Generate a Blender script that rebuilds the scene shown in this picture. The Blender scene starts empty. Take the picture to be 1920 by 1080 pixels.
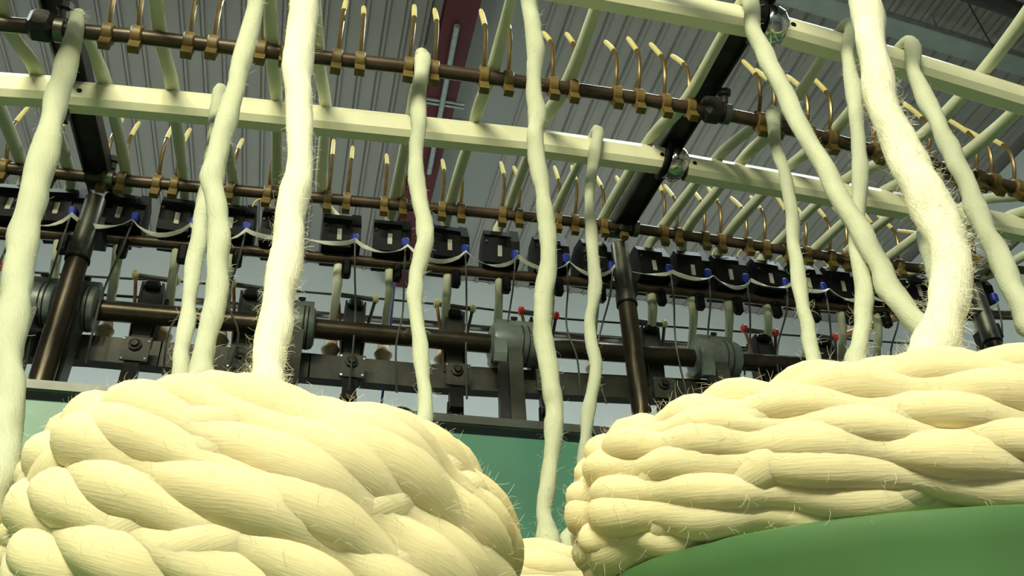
import bpy, math, random
from mathutils import Vector, Matrix
random.seed(7)
rnd = random.random
S = bpy.context.scene
COL = S.collection

# ------------------------------------------------------------------ camera
F = 1700.0                                   # focal length in pixels of the 1920 px frame
def nrm(v): return Vector(v).normalized()
_Z = nrm((-83, 2440, 1700))
_Y = Vector((-500, -1236, 1700)); _Y = (_Y - _Z * _Y.dot(_Z)).normalized()
_X = -_Y.cross(_Z)
CR = Vector((_X[0], _Y[0], _Z[0])); CU = Vector((_X[1], _Y[1], _Z[1])); CF = Vector((_X[2], _Y[2], _Z[2]))
cam = bpy.data.cameras.new('camera'); co = bpy.data.objects.new('camera', cam); COL.objects.link(co)
co.matrix_world = Matrix(((CR.x, CU.x, -CF.x, 0), (CR.y, CU.y, -CF.y, 0), (CR.z, CU.z, -CF.z, 0), (0, 0, 0, 1)))
cam.sensor_width = 36; cam.lens = 36 * F / 1920; cam.clip_start = 0.01; cam.clip_end = 60
S.camera = co

# ------------------------------------------------------------------ light
w = bpy.data.worlds.new('world'); S.world = w; w.use_nodes = True
w.node_tree.nodes['Background'].inputs[0].default_value = (0.62, 0.70, 0.68, 1)
w.node_tree.nodes['Background'].inputs[1].default_value = 0.10
S.view_settings.view_transform = 'Standard'; S.view_settings.look = 'None'
S.view_settings.exposure = 0.0; S.view_settings.gamma = 1.0; S.view_settings.use_curve_mapping = False
S.cycles.max_bounces = 5; S.cycles.diffuse_bounces = 3; S.cycles.glossy_bounces = 2; S.cycles.transmission_bounces = 1
S.cycles.use_adaptive_sampling = True; S.cycles.adaptive_threshold = 0.03; S.cycles.use_denoising = True
def area(name, loc, target, sx, sy, power, col):
    l = bpy.data.lights.new(name, 'AREA'); l.shape = 'RECTANGLE'; l.size = sx; l.size_y = sy
    l.energy = power; l.color = col
    o = bpy.data.objects.new(name, l); COL.objects.link(o); o.location = loc
    d = Vector(target) - Vector(loc)
    o.rotation_euler = d.to_track_quat('-Z', 'Y').to_euler()
    return o
KEY = (-0.65, -0.85, 1.55)
area('key_tube_light', KEY, (0.15, 0.6, 0.55), 1.15, 0.12, 62, (1.0, 0.97, 0.66))
HALL_FILL = [(-1.7, 1.75, 2.75), (1.5, 1.55, 2.75), (0.0, -2.6, 2.75)]  # unseen lamps added as fill for the walls and ceiling
for i, p in enumerate(HALL_FILL):
    area('added_hall_fill', (p[0], p[1], p[2] - .04), (p[0], p[1], 0), 1.4, 0.12, 26, (0.86, 1.0, 0.96))
    area('added_hall_uplight', (p[0], p[1], p[2] + .09), (p[0], p[1] + .001, 5), 1.4, 0.12, 2.2, (0.97, 1.0, 0.93))

AISLE_FILL = [(-1.5, 2.9, 1.15), (1.6, 2.9, 1.15)]          # added fill lamps, hidden by the machine's deck, brightening back wall and ceiling
for p in AISLE_FILL:
    area('added_aisle_fill', (p[0], p[1], p[2] + .08), (p[0] + .2, p[1] + 1.8, p[2] + .75), 1.4, 0.12, 23, (0.90, 1.0, 1.0))

# ------------------------------------------------------------------ pixel -> place
def ray(x, y): return CR * (x - 960) + CU * (540 - y) + CF * F
def aY(x, y, Y): d = ray(x, y); return d * (Y / d.y)
def aX(x, y, X): d = ray(x, y); return d * (X / d.x)
def aZ(x, y, Z): d = ray(x, y); return d * (Z / d.z)
def aD(x, y, D): return ray(x, y) * (D / F)

# ------------------------------------------------------------------ materials
MATS = {}
SSS = 0.3
def mat(name, col, rough=.6, metal=0., var=.12, scale=30., bump=0., bscale=200., stretch=None, sss=0., spec=.5, fib=False):
    if name in MATS: return MATS[name]
    m = bpy.data.materials.new(name); m.use_nodes = True
    nt = m.node_tree; b = nt.nodes['Principled BSDF']
    tc = nt.nodes.new('ShaderNodeTexCoord'); mp = nt.nodes.new('ShaderNodeMapping')
    nt.links.new(tc.outputs['Object'], mp.inputs[0])
    if stretch: mp.inputs['Scale'].default_value = stretch
    no = nt.nodes.new('ShaderNodeTexNoise'); no.inputs['Scale'].default_value = scale; no.inputs['Detail'].default_value = 4
    nt.links.new(mp.outputs[0], no.inputs['Vector'])
    cr = nt.nodes.new('ShaderNodeValToRGB')
    lo = [max(0, c * (1 - var)) for c in col]; hi = [min(1, c * (1 + var)) for c in col]
    cr.color_ramp.elements[0].position = .3; cr.color_ramp.elements[1].position = .7
    cr.color_ramp.elements[0].color = (*lo, 1); cr.color_ramp.elements[1].color = (*hi, 1)
    nt.links.new(no.outputs[0], cr.inputs[0]); nt.links.new(cr.outputs[0], b.inputs['Base Color'])
    b.inputs['Roughness'].default_value = rough; b.inputs['Metallic'].default_value = metal
    b.inputs['Specular IOR Level'].default_value = spec
    if sss:
        b.inputs['Subsurface Weight'].default_value = sss
        b.inputs['Subsurface Radius'].default_value = (1.0, .7, .35); b.inputs['Subsurface Scale'].default_value = .02
    if bump:
        n2 = nt.nodes.new('ShaderNodeTexNoise'); n2.inputs['Scale'].default_value = bscale; n2.inputs['Detail'].default_value = 5
        if fib:
            an = nt.nodes.new('ShaderNodeAttribute'); an.attribute_name = 'fibre'
            m2 = nt.nodes.new('ShaderNodeMapping'); m2.inputs['Scale'].default_value = (.10, 1, 1)
            nt.links.new(an.outputs['Vector'], m2.inputs[0]); nt.links.new(m2.outputs[0], n2.inputs['Vector'])
            mx = nt.nodes.new('ShaderNodeMix'); mx.data_type = 'RGBA'; mx.blend_type = 'MULTIPLY'; mx.inputs[0].default_value = .16
            c2 = nt.nodes.new('ShaderNodeValToRGB'); c2.color_ramp.elements[0].position = .35; c2.color_ramp.elements[0].color = (.72, .66, .5, 1); c2.color_ramp.elements[1].position = .62
            nt.links.new(n2.outputs[0], c2.inputs[0]); nt.links.new(cr.outputs[0], mx.inputs[6]); nt.links.new(c2.outputs[0], mx.inputs[7])
            nt.links.new(mx.outputs[2], b.inputs['Base Color'])
        else: nt.links.new(mp.outputs[0], n2.inputs['Vector'])
        bp = nt.nodes.new('ShaderNodeBump'); bp.inputs['Strength'].default_value = bump; bp.inputs['Distance'].default_value = .004
        nt.links.new(n2.outputs[0], bp.inputs['Height']); nt.links.new(bp.outputs[0], b.inputs['Normal'])
    MATS[name] = m; return m
M_WOOL = mat('wool_roving', (.91, .785, .49), .95, var=.05, scale=25, bump=.16, bscale=800, sss=SSS, spec=.05, fib=True)
M_WOOLT = mat('wool_strand', (.56, .585, .44), .95, var=.05, scale=25, bump=.25, bscale=850, spec=.1, fib=True)  # weaker light on most strands put into a darker wool colour
M_WOOLB = mat('lit_wool_strand', (.88, .87, .70), .95, var=.04, scale=25, bump=.28, bscale=850, spec=.1, fib=True)  # strong light on the two thick near strands put into a paler wool colour
M_FIB = mat('wool_fibre', (.9, .86, .68), .9, var=.05)
M_RAIL = mat('cream_enamel', (.78, .77, .55), .35, var=.04, scale=12, bump=.03, bscale=60)
M_ROD = mat('brown_rod', (.060, .038, .022), .40, .3, var=.35, scale=40)
M_SHAFT = mat('bronzed_shaft', (.070, .056, .040), .34, .7, var=.3, scale=35)
M_STEEL = mat('dark_steel', (.035, .034, .03), .45, .5, var=.35, scale=30, bump=.1)
M_STEEL2 = mat('grey_steel', (.15, .15, .125), .38, .8, var=.25, scale=30)
M_CHROME = mat('chrome', (.6, .6, .55), .15, 1., var=.1)
M_CLIP = mat('olive_clip', (.13, .085, .02), .5, var=.3, scale=60)
M_WIRE = mat('bronze_wire', (.13, .085, .025), .3, .45, var=.25, scale=60)
M_TIP = mat('yellow_sleeve', (.58, .50, .20), .45, var=.12, scale=60)
M_BLACK = mat('black_plastic', (.005, .0055, .007), .5, var=.4, scale=30, bump=.05, spec=.2)
M_SLOT = mat('pale_slot', (.42, .42, .37), .6)
M_BLUE = mat('blue_plug', (.012, .03, .30), .45)
M_WHITE = mat('white_ribbon', (.62, .63, .56), .5, var=.1)
M_CAST = mat('grey_cast_iron', (.20, .235, .225), .42, .25, var=.2, scale=45, bump=.12)
M_OLIVE = mat('olive_painted_beam', (.070, .070, .054), .5, .15, var=.3, scale=25, bump=.1)
M_FUN = mat('tan_funnel', (.62, .49, .32), .5, var=.15, scale=50)
M_CAP = mat('cream_cap', (.62, .56, .25), .5)
M_RED = mat('red_cap', (.75, .035, .02), .45)
M_COPPER = mat('copper_bracket', (.34, .16, .08), .45, .3, var=.25)
M_GREEN = mat('green_enamel', (.085, .25, .18), .42, var=.12, scale=7, bump=.05, bscale=40)
M_GREEN2 = mat('leaf_green_enamel', (.085, .20, .072), .42, var=.14, scale=9, bump=.05, bscale=40)
M_LIP = mat('deck_lip', (.075, .08, .07), .4, .3, var=.3, scale=20)
M_CEIL = mat('ceiling_sheet', (.29, .285, .25), .7, var=.06, scale=3, spec=.3)
M_CEILR = mat('ceiling_rib', (.40, .405, .37), .45, var=.06, scale=3)
M_WALL = mat('pale_wall', (.62, .68, .67), .7, var=.05, scale=2)
M_REDB = mat('red_beam', (.075, .005, .008), .6, var=.2, scale=6)
M_GALV = mat('galvanised', (.33, .38, .36), .4, .5, var=.2, scale=30)
M_TRAY = mat('tray_green_grey', (.27, .33, .28), .5, var=.12, scale=9)
M_FLOOR = mat('floor_concrete', (.17, .165, .15), .8, var=.15, scale=3)
M_BLUEC = mat('blue_cord', (.02, .04, .42), .5)
M_YELC = mat('yellow_wire', (.72, .62, .10), .5)
M_CABLE = mat('grey_cable', (.10, .105, .10), .5)
M_LINT = mat('lint', (.42, .42, .36), .9)
M_FLANGE = mat('dark_flange', (.012, .012, .012), .6)
_e = bpy.data.materials.new('lit_tube'); _e.use_nodes = True
_e.node_tree.nodes['Principled BSDF'].inputs['Emission Color'].default_value = (1, 1, .85, 1)
_e.node_tree.nodes['Principled BSDF'].inputs['Emission Strength'].default_value = 3.0
M_TUBE = _e

# ------------------------------------------------------------------ mesh helpers
class MB:
    def __init__(s): s.v = []; s.f = []; s.a = None
    def add(s, vs, fs):
        o = len(s.v); s.v += [Vector(v) for v in vs]; s.f += [tuple(i + o for i in f) for f in fs]
    def box(s, c, d, rot=None, bev=0.):
        c = Vector(c); hx, hy, hz = d[0] / 2, d[1] / 2, d[2] / 2
        if bev <= 0:
            vs = [Vector((x, y, z)) for x in (-hx, hx) for y in (-hy, hy) for z in (-hz, hz)]
            fs = [(0, 1, 3, 2), (4, 6, 7, 5), (0, 4, 5, 1), (2, 3, 7, 6), (0, 2, 6, 4), (1, 5, 7, 3)]
        else:                                           # octagonal outline in XZ, chamfered
            b = bev
            pr = [(-hx + b, -hz), (hx - b, -hz), (hx, -hz + b), (hx, hz - b), (hx - b, hz), (-hx + b, hz), (-hx, hz - b), (-hx, -hz + b)]
            vs = [Vector((x, -hy + b, z)) for x, z in pr] + [Vector((x, hy - b, z)) for x, z in pr]
            vs += [Vector((x * (hx - b) / hx, -hy, z * (hz - b) / hz)) for x, z in pr] + [Vector((x * (hx - b) / hx, hy, z * (hz - b) / hz)) for x, z in pr]
            fs = []
            for i in range(8):
                j = (i + 1) % 8
                fs += [(i, j, 8 + j, 8 + i), (16 + i, 16 + j, j, i), (8 + i, 8 + j, 24 + j, 24 + i)]
            fs += [tuple(range(23, 15, -1)), tuple(range(24, 32))]
        if rot is not None: vs = [rot @ v for v in vs]
        s.add([v + c for v in vs], fs); return s
    def tube(s, pts, r, n=10, cap=True, sec=None, fibre=False):
        pts = [Vector(p) for p in pts]; N = len(pts)
        rs = r if isinstance(r, (list, tuple)) else [r] * N
        t0 = (pts[1] - pts[0]).normalized()
        ref = Vector((0, 0, 1)) if abs(t0.z) < .9 else Vector((0, 1, 0))
        u = t0.cross(ref).normalized()
        vs = []; fs = []
        for i in range(N):
            t = (pts[min(i + 1, N - 1)] - pts[max(i - 1, 0)])
            t = t.normalized() if t.length > 1e-9 else t0
            u = (u - t * u.dot(t)).normalized(); v = t.cross(u)
            for k in range(n):
                a = 2 * math.pi * (k + .5) / n
                q = 1. if sec is None else sec(i, k)
                vs.append(pts[i] + (u * math.cos(a) + v * math.sin(a)) * rs[i] * q)
        for i in range(N - 1):
            for k in range(n):
                k2 = (k + 1) % n
                fs.append((i * n + k, i * n + k2, (i + 1) * n + k2, (i + 1) * n + k))
        if cap: fs += [tuple(range(n - 1, -1, -1)), tuple(range((N - 1) * n, N * n))]
        if fibre:                                       # run of the fibres: along the strand, slowly twisting round it
            s.a = s.a or []; L = random.uniform(0, 5)
            for i in range(N):
                if i: L += (pts[i] - pts[i - 1]).length
                for k in range(n):
                    a = 2 * math.pi * (k + .5) / n + L * 14
                    s.a.append((L, math.cos(a) * rs[i], math.sin(a) * rs[i]))
        s.add(vs, fs); return s
    def lathe(s, p0, ax, prof, n=20):                  # prof: (distance along axis, radius)
        p0 = Vector(p0); ax = Vector(ax).normalized()
        ref = Vector((0, 0, 1)) if abs(ax.z) < .9 else Vector((0, 1, 0))
        u = ax.cross(ref).normalized(); v = ax.cross(u); vs = []; fs = []
        for d, r in prof:
            for k in range(n):
                a = 2 * math.pi * k / n
                vs.append(p0 + ax * d + (u * math.cos(a) + v * math.sin(a)) * r)
        for i in range(len(prof) - 1):
            for k in range(n):
                k2 = (k + 1) % n; fs.append((i * n + k, i * n + k2, (i + 1) * n + k2, (i + 1) * n + k))
        fs += [tuple(range(n - 1, -1, -1)), tuple(range((len(prof) - 1) * n, len(prof) * n))]
        s.add(vs, fs); return s
    def sweep(s, outline, pts):                        # outline of (y, z) carried along points that run along X
        n = len(outline); vs = [(p.x, p.y + y, p.z + z) for p in pts for y, z in outline]
        fs = [(i * n + k, i * n + (k + 1) % n, (i + 1) * n + (k + 1) % n, (i + 1) * n + k) for i in range(len(pts) - 1) for k in range(n)]
        fs += [tuple(range(n - 1, -1, -1)), tuple(range((len(pts) - 1) * n, len(pts) * n))]
        s.add(vs, fs); return s
    def prism(s, outline, x0, x1):                     # outline of (y, z), extruded along X
        n = len(outline)
        vs = [(x0, y, z) for y, z in outline] + [(x1, y, z) for y, z in outline]
        fs = [(i, (i + 1) % n, n + (i + 1) % n, n + i) for i in range(n)] + [tuple(range(n - 1, -1, -1)), tuple(range(n, 2 * n))]
        s.add(vs, fs); return s
    def mesh(s, name, m, off=(0, 0, 0), smooth=True, angle=40):
        me = bpy.data.meshes.new(name); o = Vector(off)
        me.from_pydata([v - o for v in s.v], [], s.f); me.materials.append(m)
        if s.a:
            at = me.attributes.new('fibre', 'FLOAT_VECTOR', 'POINT'); at.data.foreach_set('vector', [c for v in s.a for c in v])
        if smooth:
            me.polygons.foreach_set('use_smooth', [True] * len(me.polygons)); me.update()
            try: me.set_sharp_from_angle(angle=math.radians(angle))
            except Exception: pass
        me.update(); return me
    def build(s, name, m, parent=None, loc=None, smooth=True, angle=40):
        """vertices are world coordinates; the origin goes to loc, or to the parent"""
        base = wloc(parent) if parent is not None else Vector((0, 0, 0))
        l = Vector(loc) if loc is not None else base
        me = s.mesh(name, m, l, smooth, angle)
        o = bpy.data.objects.new(name, me); COL.objects.link(o)
        o.location = l - base
        if parent is not None: o.parent = parent
        return o
def wloc(o):
    l = Vector((0, 0, 0))
    while o is not None: l += o.location; o = o.parent
    return l
def tag(o, label, cat, group=None, kind=None):
    if label: o['label'] = label
    if cat: o['category'] = cat
    if group: o['group'] = group
    if kind: o['kind'] = kind
    return o
def thing(name, label, cat, loc, group=None):
    o = bpy.data.objects.new(name, None); COL.objects.link(o); o.location = loc; o.empty_display_size = .02
    return tag(o, label, cat, group)
def inst(name, me, loc, parent=None):
    o = bpy.data.objects.new(name, me); COL.objects.link(o)
    if parent is not None: o.parent = parent
    o.location = loc; return o
def smoothpath(pts, per=6):
    """Catmull-Rom through tuples of any length"""
    P = [tuple(p) for p in pts]; P = [tuple(2 * a - b for a, b in zip(P[0], P[1]))] + P + [tuple(2 * a - b for a, b in zip(P[-1], P[-2]))]
    out = []
    for i in range(1, len(P) - 2):
        for k in range(per):
            t = k / per
            out.append(tuple(.5 * (2 * b + (c - a) * t + (2 * a - 5 * b + 4 * c - d) * t * t + (3 * b - a - 3 * c + d) * t ** 3) for a, b, c, d in zip(P[i - 1], P[i], P[i + 1], P[i + 2])))
    out.append(P[-2]); return out
ORD = ['first', 'second', 'third', 'fourth', 'fifth', 'sixth', 'seventh', 'eighth', 'ninth', 'tenth', 'eleventh', 'twelfth', 'thirteenth', 'fourteenth', 'fifteenth', 'sixteenth', 'seventeenth', 'eighteenth', 'nineteenth', 'twentieth', 'twenty-first', 'twenty-second']

# ------------------------------------------------------------------ the hall
ZC, YB, XR, XL, YF, ZF = 3.40, 4.70, 3.68, -4.2, -4.0, -0.75
def slab(name, c, d, m):
    o = MB().box(c, d).build(name, m, loc=c, smooth=False); o['kind'] = 'structure'; return o
floor = slab('floor', ((XL + XR) / 2, (YB + YF) / 2, ZF - .05), (XR - XL + .4, YB - YF + .4, .1), M_FLOOR)
wall_back = slab('wall_back', ((XL + XR) / 2, YB + .05, (ZC + ZF) / 2), (XR - XL + .2, .1, ZC - ZF), M_WALL)
wall_right = slab('wall_right', (XR + .05, (YB + YF) / 2, (ZC + ZF) / 2), (.1, YB - YF, ZC - ZF), M_WALL)
wall_left = slab('wall_left', (XL - .05, (YB + YF) / 2, (ZC + ZF) / 2), (.1, YB - YF, ZC - ZF), M_WALL)
wall_front = slab('wall_front', ((XL + XR) / 2, YF - .05, (ZC + ZF) / 2), (XR - XL + .2, .1, ZC - ZF), M_WALL)
ceiling = slab('ceiling', ((XL + XR) / 2, (YB + YF) / 2, ZC + .10), (XR - XL + .4, YB - YF + .4, .1), M_CEIL)
# profiled roof sheet: one panel for each rib pitch
PW = .0905
def panel_mesh(wd):
    b = MB(); h = wd / 2; y0, y1 = YF + .02, YB - .005
    out = [(-h, 0), (-h + .004, -.016), (-h + .014, -.016), (-h + .018, 0), (h - .006, 0), (h - .004, .006), (h, .006), (h, .014), (-h, .014)]
    n = len(out)
    b.add([(x, y0, z) for x, z in out] + [(x, y1, z) for x, z in out], [(i, n + i, n + (i + 1) % n, (i + 1) % n) for i in range(n)] + [tuple(range(n)), tuple(range(2 * n - 1, n - 1, -1))])
    return b.mesh('panel', M_CEIL, smooth=False)
pm = panel_mesh(PW)
cl = wloc(ceiling); x = XL + .01 + PW / 2
while x < XR - PW / 2:
    if not (.56 < x < .86): inst('panel', pm, Vector((x, 0, ZC)) - cl, ceiling)
    x += PW
wp = MB().box((.71, (YF + YB) / 2, ZC + .002), (.34, YB - YF - .03, .012))
o = wp.build('flat_panel', mat('flat_sheet', (.25, .265, .235), .6, var=.06, scale=3), ceiling, smooth=False); o['label'] = 'plain flat grey ceiling sheet beside the red beam'
for yy in (2.05, 3.3):
    s_ = MB().box((.71, yy, ZC - .008), (.30, .02, .008)).build('sheet_joint', M_CEILR, ceiling, smooth=False)
# red roof beam running away from the camera
rb = thing('roof_beam', 'dark red steel roof beam running under the ribbed ceiling', 'beam', (.47, 0, ZC))
MB().box((.47, (1.2 + YB) / 2 - .01, ZC - .125), (.145, YB - 1.24, .016)).build('lower_flange', M_REDB, rb, smooth=False)
MB().box((.47, (1.2 + YB) / 2 - .01, ZC - .065), (.014, YB - 1.24, .11)).build('web', M_REDB, rb, smooth=False)
MB().box((.47, (1.2 + YB) / 2 - .01, ZC - .017), (.145, YB - 1.24, .012)).build('upper_flange', M_REDB, rb, smooth=False)
cd = thing('conduit', 'galvanised conduit tube clipped under the red beam', 'pipe', (.45, 2.7, ZC - .16))
p0, p1 = aZ(857, 48, ZC - .15), aZ(822, 232, ZC - .15)
MB().tube([p0, p1, p1 + (p1 - p0) * .6], .014, 10).build('tube', M_GALV, cd)
for yy in (190, 197):
    q = aZ(833, yy, ZC - .139)
    MB().box(q, (.20, .012, .01)).build('strap', M_GALV, cd, smooth=False)
# cable tray and pipe high on the right
ct = thing('cable_tray', 'long grey-green cable tray under the ceiling at upper right', 'tray', (2.0, 2.3, ZC - .2))
a, b_ = aZ(1455, -14, ZC - .18), aZ(1925, 128, ZC - .18); dd = (b_ - a)
a = a - dd * .05; b_ = b_ + dd * .35
for nm, dy, dz, sy, sz, mm in (('tray_base', 0, 0, .085, .008, M_TRAY), ('side_lip', -.043, .02, .006, .045, M_GALV), ('side_lip', .043, .02, .006, .045, M_GALV)):
    q = (a + b_) / 2 + Vector((0, dy, dz)); L = (b_ - a).length
    MB().box(q, (L, sy, sz), Matrix.Rotation(math.atan2(b_.y - a.y, b_.x - a.x), 3, 'Z')).build(nm, mm, ct, smooth=False)
for k in range(5):
    q = a.lerp(b_, .1 + .2 * k)
    MB().tube([q + Vector((0, 0, .0)), q + Vector((0, 0, .18))], .005, 6).build('hanger', M_GALV, ct)
a, b_ = aZ(1800, -18, ZC - .3), aZ(1960, 38, ZC - .3)
hp = MB().tube([a - (b_ - a), b_ + (b_ - a)], .036, 12).build('overhead_pipe', M_STEEL, loc=a); tag(hp, 'thick dark pipe crossing the top right corner under the ceiling', 'pipe')
a, b_ = aZ(1815, 5, ZC - .15), aZ(1872, 105, ZC - .15)
tag(MB().tube(smoothpath([a, a.lerp(b_, .5) - Vector((0, 0, .05)), b_], 5), .004, 6).build('overhead_cable', M_STEEL, loc=a), 'thin dark cable slung from the pipe to the tray', 'cable')
# hanging lamp fixtures: the key lamp and the added hall fill lamps
def lamp(loc, L, label, rot=0.):
    t = thing('tube_lamp', label, 'lamp', loc, 'hanging tube lamps'); l = Vector(loc)
    MB().box(l + Vector((0, 0, .05)), (L, .10, .04), bev=.008).build('housing', M_WHITE, t, smooth=False)
    for s_ in (-1, 1): MB().tube([l + Vector((-L / 2 + .03, s_ * .03, .015)), l + Vector((L / 2 - .03, s_ * .03, .015))], .013, 10).build('tube', M_TUBE, t)
    for s_ in (-1, 1): MB().tube([l + Vector((s_ * L * .4, 0, .07)), Vector((l.x + s_ * L * .4, l.y, ZC))], .003, 5).build('cord', M_CABLE, t)
lamp((KEY[0], KEY[1] - .03, KEY[2] + .05), 1.2, 'tube lamp hanging low in front of the machine')
for p, s_ in zip(HALL_FILL, ('over the left of the machine', 'over the right of the machine', 'behind the viewer')):
    lamp(p, 1.45, 'added unseen fill lamp hanging from the ceiling ' + s_)
for p, s_ in zip(AISLE_FILL, ('left', 'right')):
    t = thing('added_fill_lamp', 'added unseen fill lamp on legs behind the machine, ' + s_, 'lamp', (p[0], p[1], ZF), 'added fill lamps'); l = Vector(p)
    MB().box(l, (1.45, .10, .05), bev=.008).build('housing', M_WHITE, t, smooth=False)
    MB().tube([l + Vector((-.7, .02, .045)), l + Vector((.7, .02, .045))], .013, 10).build('tube', M_TUBE, t)
    for k in (-1, 1): MB().tube([l + Vector((k * .6, 0, -.02)), Vector((p[0] + k * .6, p[1], ZF))], .015, 8).build('leg', M_GALV, t)

# ------------------------------------------------------------------ green casing
YD = 1.10                                              # front plane of the casing
ZD = .562
mc = thing('machine_casing', 'green painted steel casing of the spinning machine behind the roving packages', 'machine', (0.3, 1.3, ZF))
for x0, x1 in ((-1.5, -.75), (-.75, .12), (.12, .99), (.99, 2.2)):
    MB().box(((x0 + x1) / 2, YD + .01, (ZD - .02 + .08) / 2), (x1 - x0 - .004, .02, ZD - .02 - .08), bev=.002).build('front_panel', M_GREEN, mc, smooth=False)
MB().box((.35, YD + .19, ZD - .006), (3.7, .40, .012), bev=.003).build('deck', M_LIP, mc, smooth=False)
MB().box((.35, YD - .005, ZD - .004), (3.7, .010, .012)).build('deck_lip', M_LIP, mc, smooth=False)
MB().box((.35, YD + .30, ZF / 2 + .02), (3.6, .44, -ZF + .04)).build('plinth', M_GREEN, mc, smooth=False)
MB().box((.35, .745, .055), (3.7, .73, .05), bev=.006).build('package_shelf', M_GREEN2, mc, smooth=False)
for xx in (-1.2, .3, 1.8): MB().box((xx, .75, ZF / 2), (.06, .5, -ZF + .04)).build('shelf_leg', M_GREEN, mc, smooth=False)

# ------------------------------------------------------------------ guide rails and hook rods
Y_R2, Y_C2, Y_R1, Y_C1, Y_BX = 1.18, .966, .82, .652, 1.25
def line(px, Y, ext0=0., ext1=0.):
    p = [aY(x, y, Y) for x, y in px]
    if ext0: p = [p[0] + (p[0] - p[1]).normalized() * ext0] + p
    if ext1: p = p + [p[-1] + (p[-1] - p[-2]).normalized() * ext1]
    return p
def zat(poly, X):
    for a, b in zip(poly, poly[1:]):
        if X <= b.x or b is poly[-1]:
            t = (X - a.x) / (b.x - a.x); return a.z + (b.z - a.z) * t
ROD1 = line([(0, 45), (250, 68), (500, 97), (760, 125), (1000, 157), (1200, 185), (1400, 222), (1640, 283), (1900, 352)], Y_R1, .15, .25)
ROD2 = line([(0, 314), (250, 340), (500, 362), (760, 386), (1000, 407), (1200, 430), (1400, 458), (1560, 482), (1720, 503)], Y_R2, .25, .12)
CR2a = line([(-150, 157), (122, 174)], Y_C2)
CR2b = line([(136, 182), (420, 208), (760, 243), (1000, 268), (1247, 302)], Y_C2)
CR2c = line([(1283, 314), (1500, 352), (1720, 392), (1905, 428)], Y_C2, 0, .25)
CR1a = line([(600, -105), (1000, -34), (1200, 3), (1428, 46)], Y_C1, .5, 0)
CR1b = line([(1462, 56), (1700, 122), (1925, 190)], Y_C1, 0, .3)
CR2 = CR2a + CR2b + CR2c; CR1 = CR1a + CR1b
RC2, RC1, RR = .0235, .0215, .0095
def cream(px, r, label, ends):
    t = thing('guide_rail', label, 'rail', px[0], 'cream guide rails')
    k_ = r / .0235
    sec = [(y * k_, z * k_) for y, z in ((-.0150, -.014), (-.0150, .010), (-.0085, .0225), (.0085, .0225), (.0150, .012), (.0150, -.014), (.0090, -.0215), (-.0075, -.0215))]
    MB().sweep(sec, px).build('tube', M_RAIL, t, smooth=False)
    for e in ends:
        p, q = (px[0], px[1]) if e == 0 else (px[-1], px[-2]); d = (q - p).normalized()
        MB().sweep([(y * .93, z * .93) for y, z in sec], sorted([p - d * .0025, p + d * .001], key=lambda q_: q_.x)).build('end_cap', M_LIP, t, smooth=False)
        c = p + d * .011 + Vector((0, -.0150 * k_, -.002))
        MB().lathe(c + Vector((0, .001, 0)), (0, -1, 0), [(0, .0035), (.0022, .0035)], 12).build('screw_hole', M_BLACK, t)
cream(CR2a, RC2, 'short cream octagonal guide rail at the far left edge', (1,))
cream(CR2b, RC2, 'long cream octagonal guide rail crossing the middle of the picture', (0, 1))
cream(CR2c, RC2, 'cream octagonal guide rail running right from the middle coupling', (0,))
cream(CR1a, RC1, 'upper cream octagonal guide rail left of the chrome ring at top', (1,))
cream(CR1b, RC1, 'upper cream octagonal guide rail crossing the top right corner', (0,))
def ring(p, d, r, label):
    t = thing('rail_coupling', label, 'coupling', p, 'rail couplings')
    MB().lathe(p - d * .017, d, [(0, r * .8), (.004, r * 1.1), (.008, r * 1.22), (.018, r * 1.25), (.026, r * 1.15), (.034, r * .8)], 24).build('ring', M_CHROME, t)
    MB().lathe(p - d * .022, d, [(0, r * 1.0), (.001, r * 1.32), (.006, r * 1.32), (.007, r)], 24).build('gasket', M_BLACK, t)
    MB().lathe(p - d * .034, d, [(0, r * .3), (.07, r * .3)], 10).build('pin', M_STEEL, t)
ring((CR2b[-1] + CR2c[0]) / 2, (CR2c[0] - CR2b[-1]).normalized(), RC2, 'chrome ring coupling joining the two middle cream rails')
ring((CR1a[-1] + CR1b[0]) / 2, (CR1b[0] - CR1a[-1]).normalized(), RC1, 'chrome ring coupling on the upper cream rail at top right')
_p = (CR2a[-1] + CR2b[0]) / 2
t = thing('rail_coupling', 'small bare pin coupling on the cream rail at left', 'coupling', _p, 'rail couplings')
MB().lathe(_p + Vector((-.02, 0, 0)), (1, 0, .02), [(0, .004), (.04, .004)], 10).build('pin', M_CHROME, t)
MB().box(_p + Vector((-.001, .006, -.012)), (.009, .03, .045)).build('bracket', M_STEEL, t, smooth=False)

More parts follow.
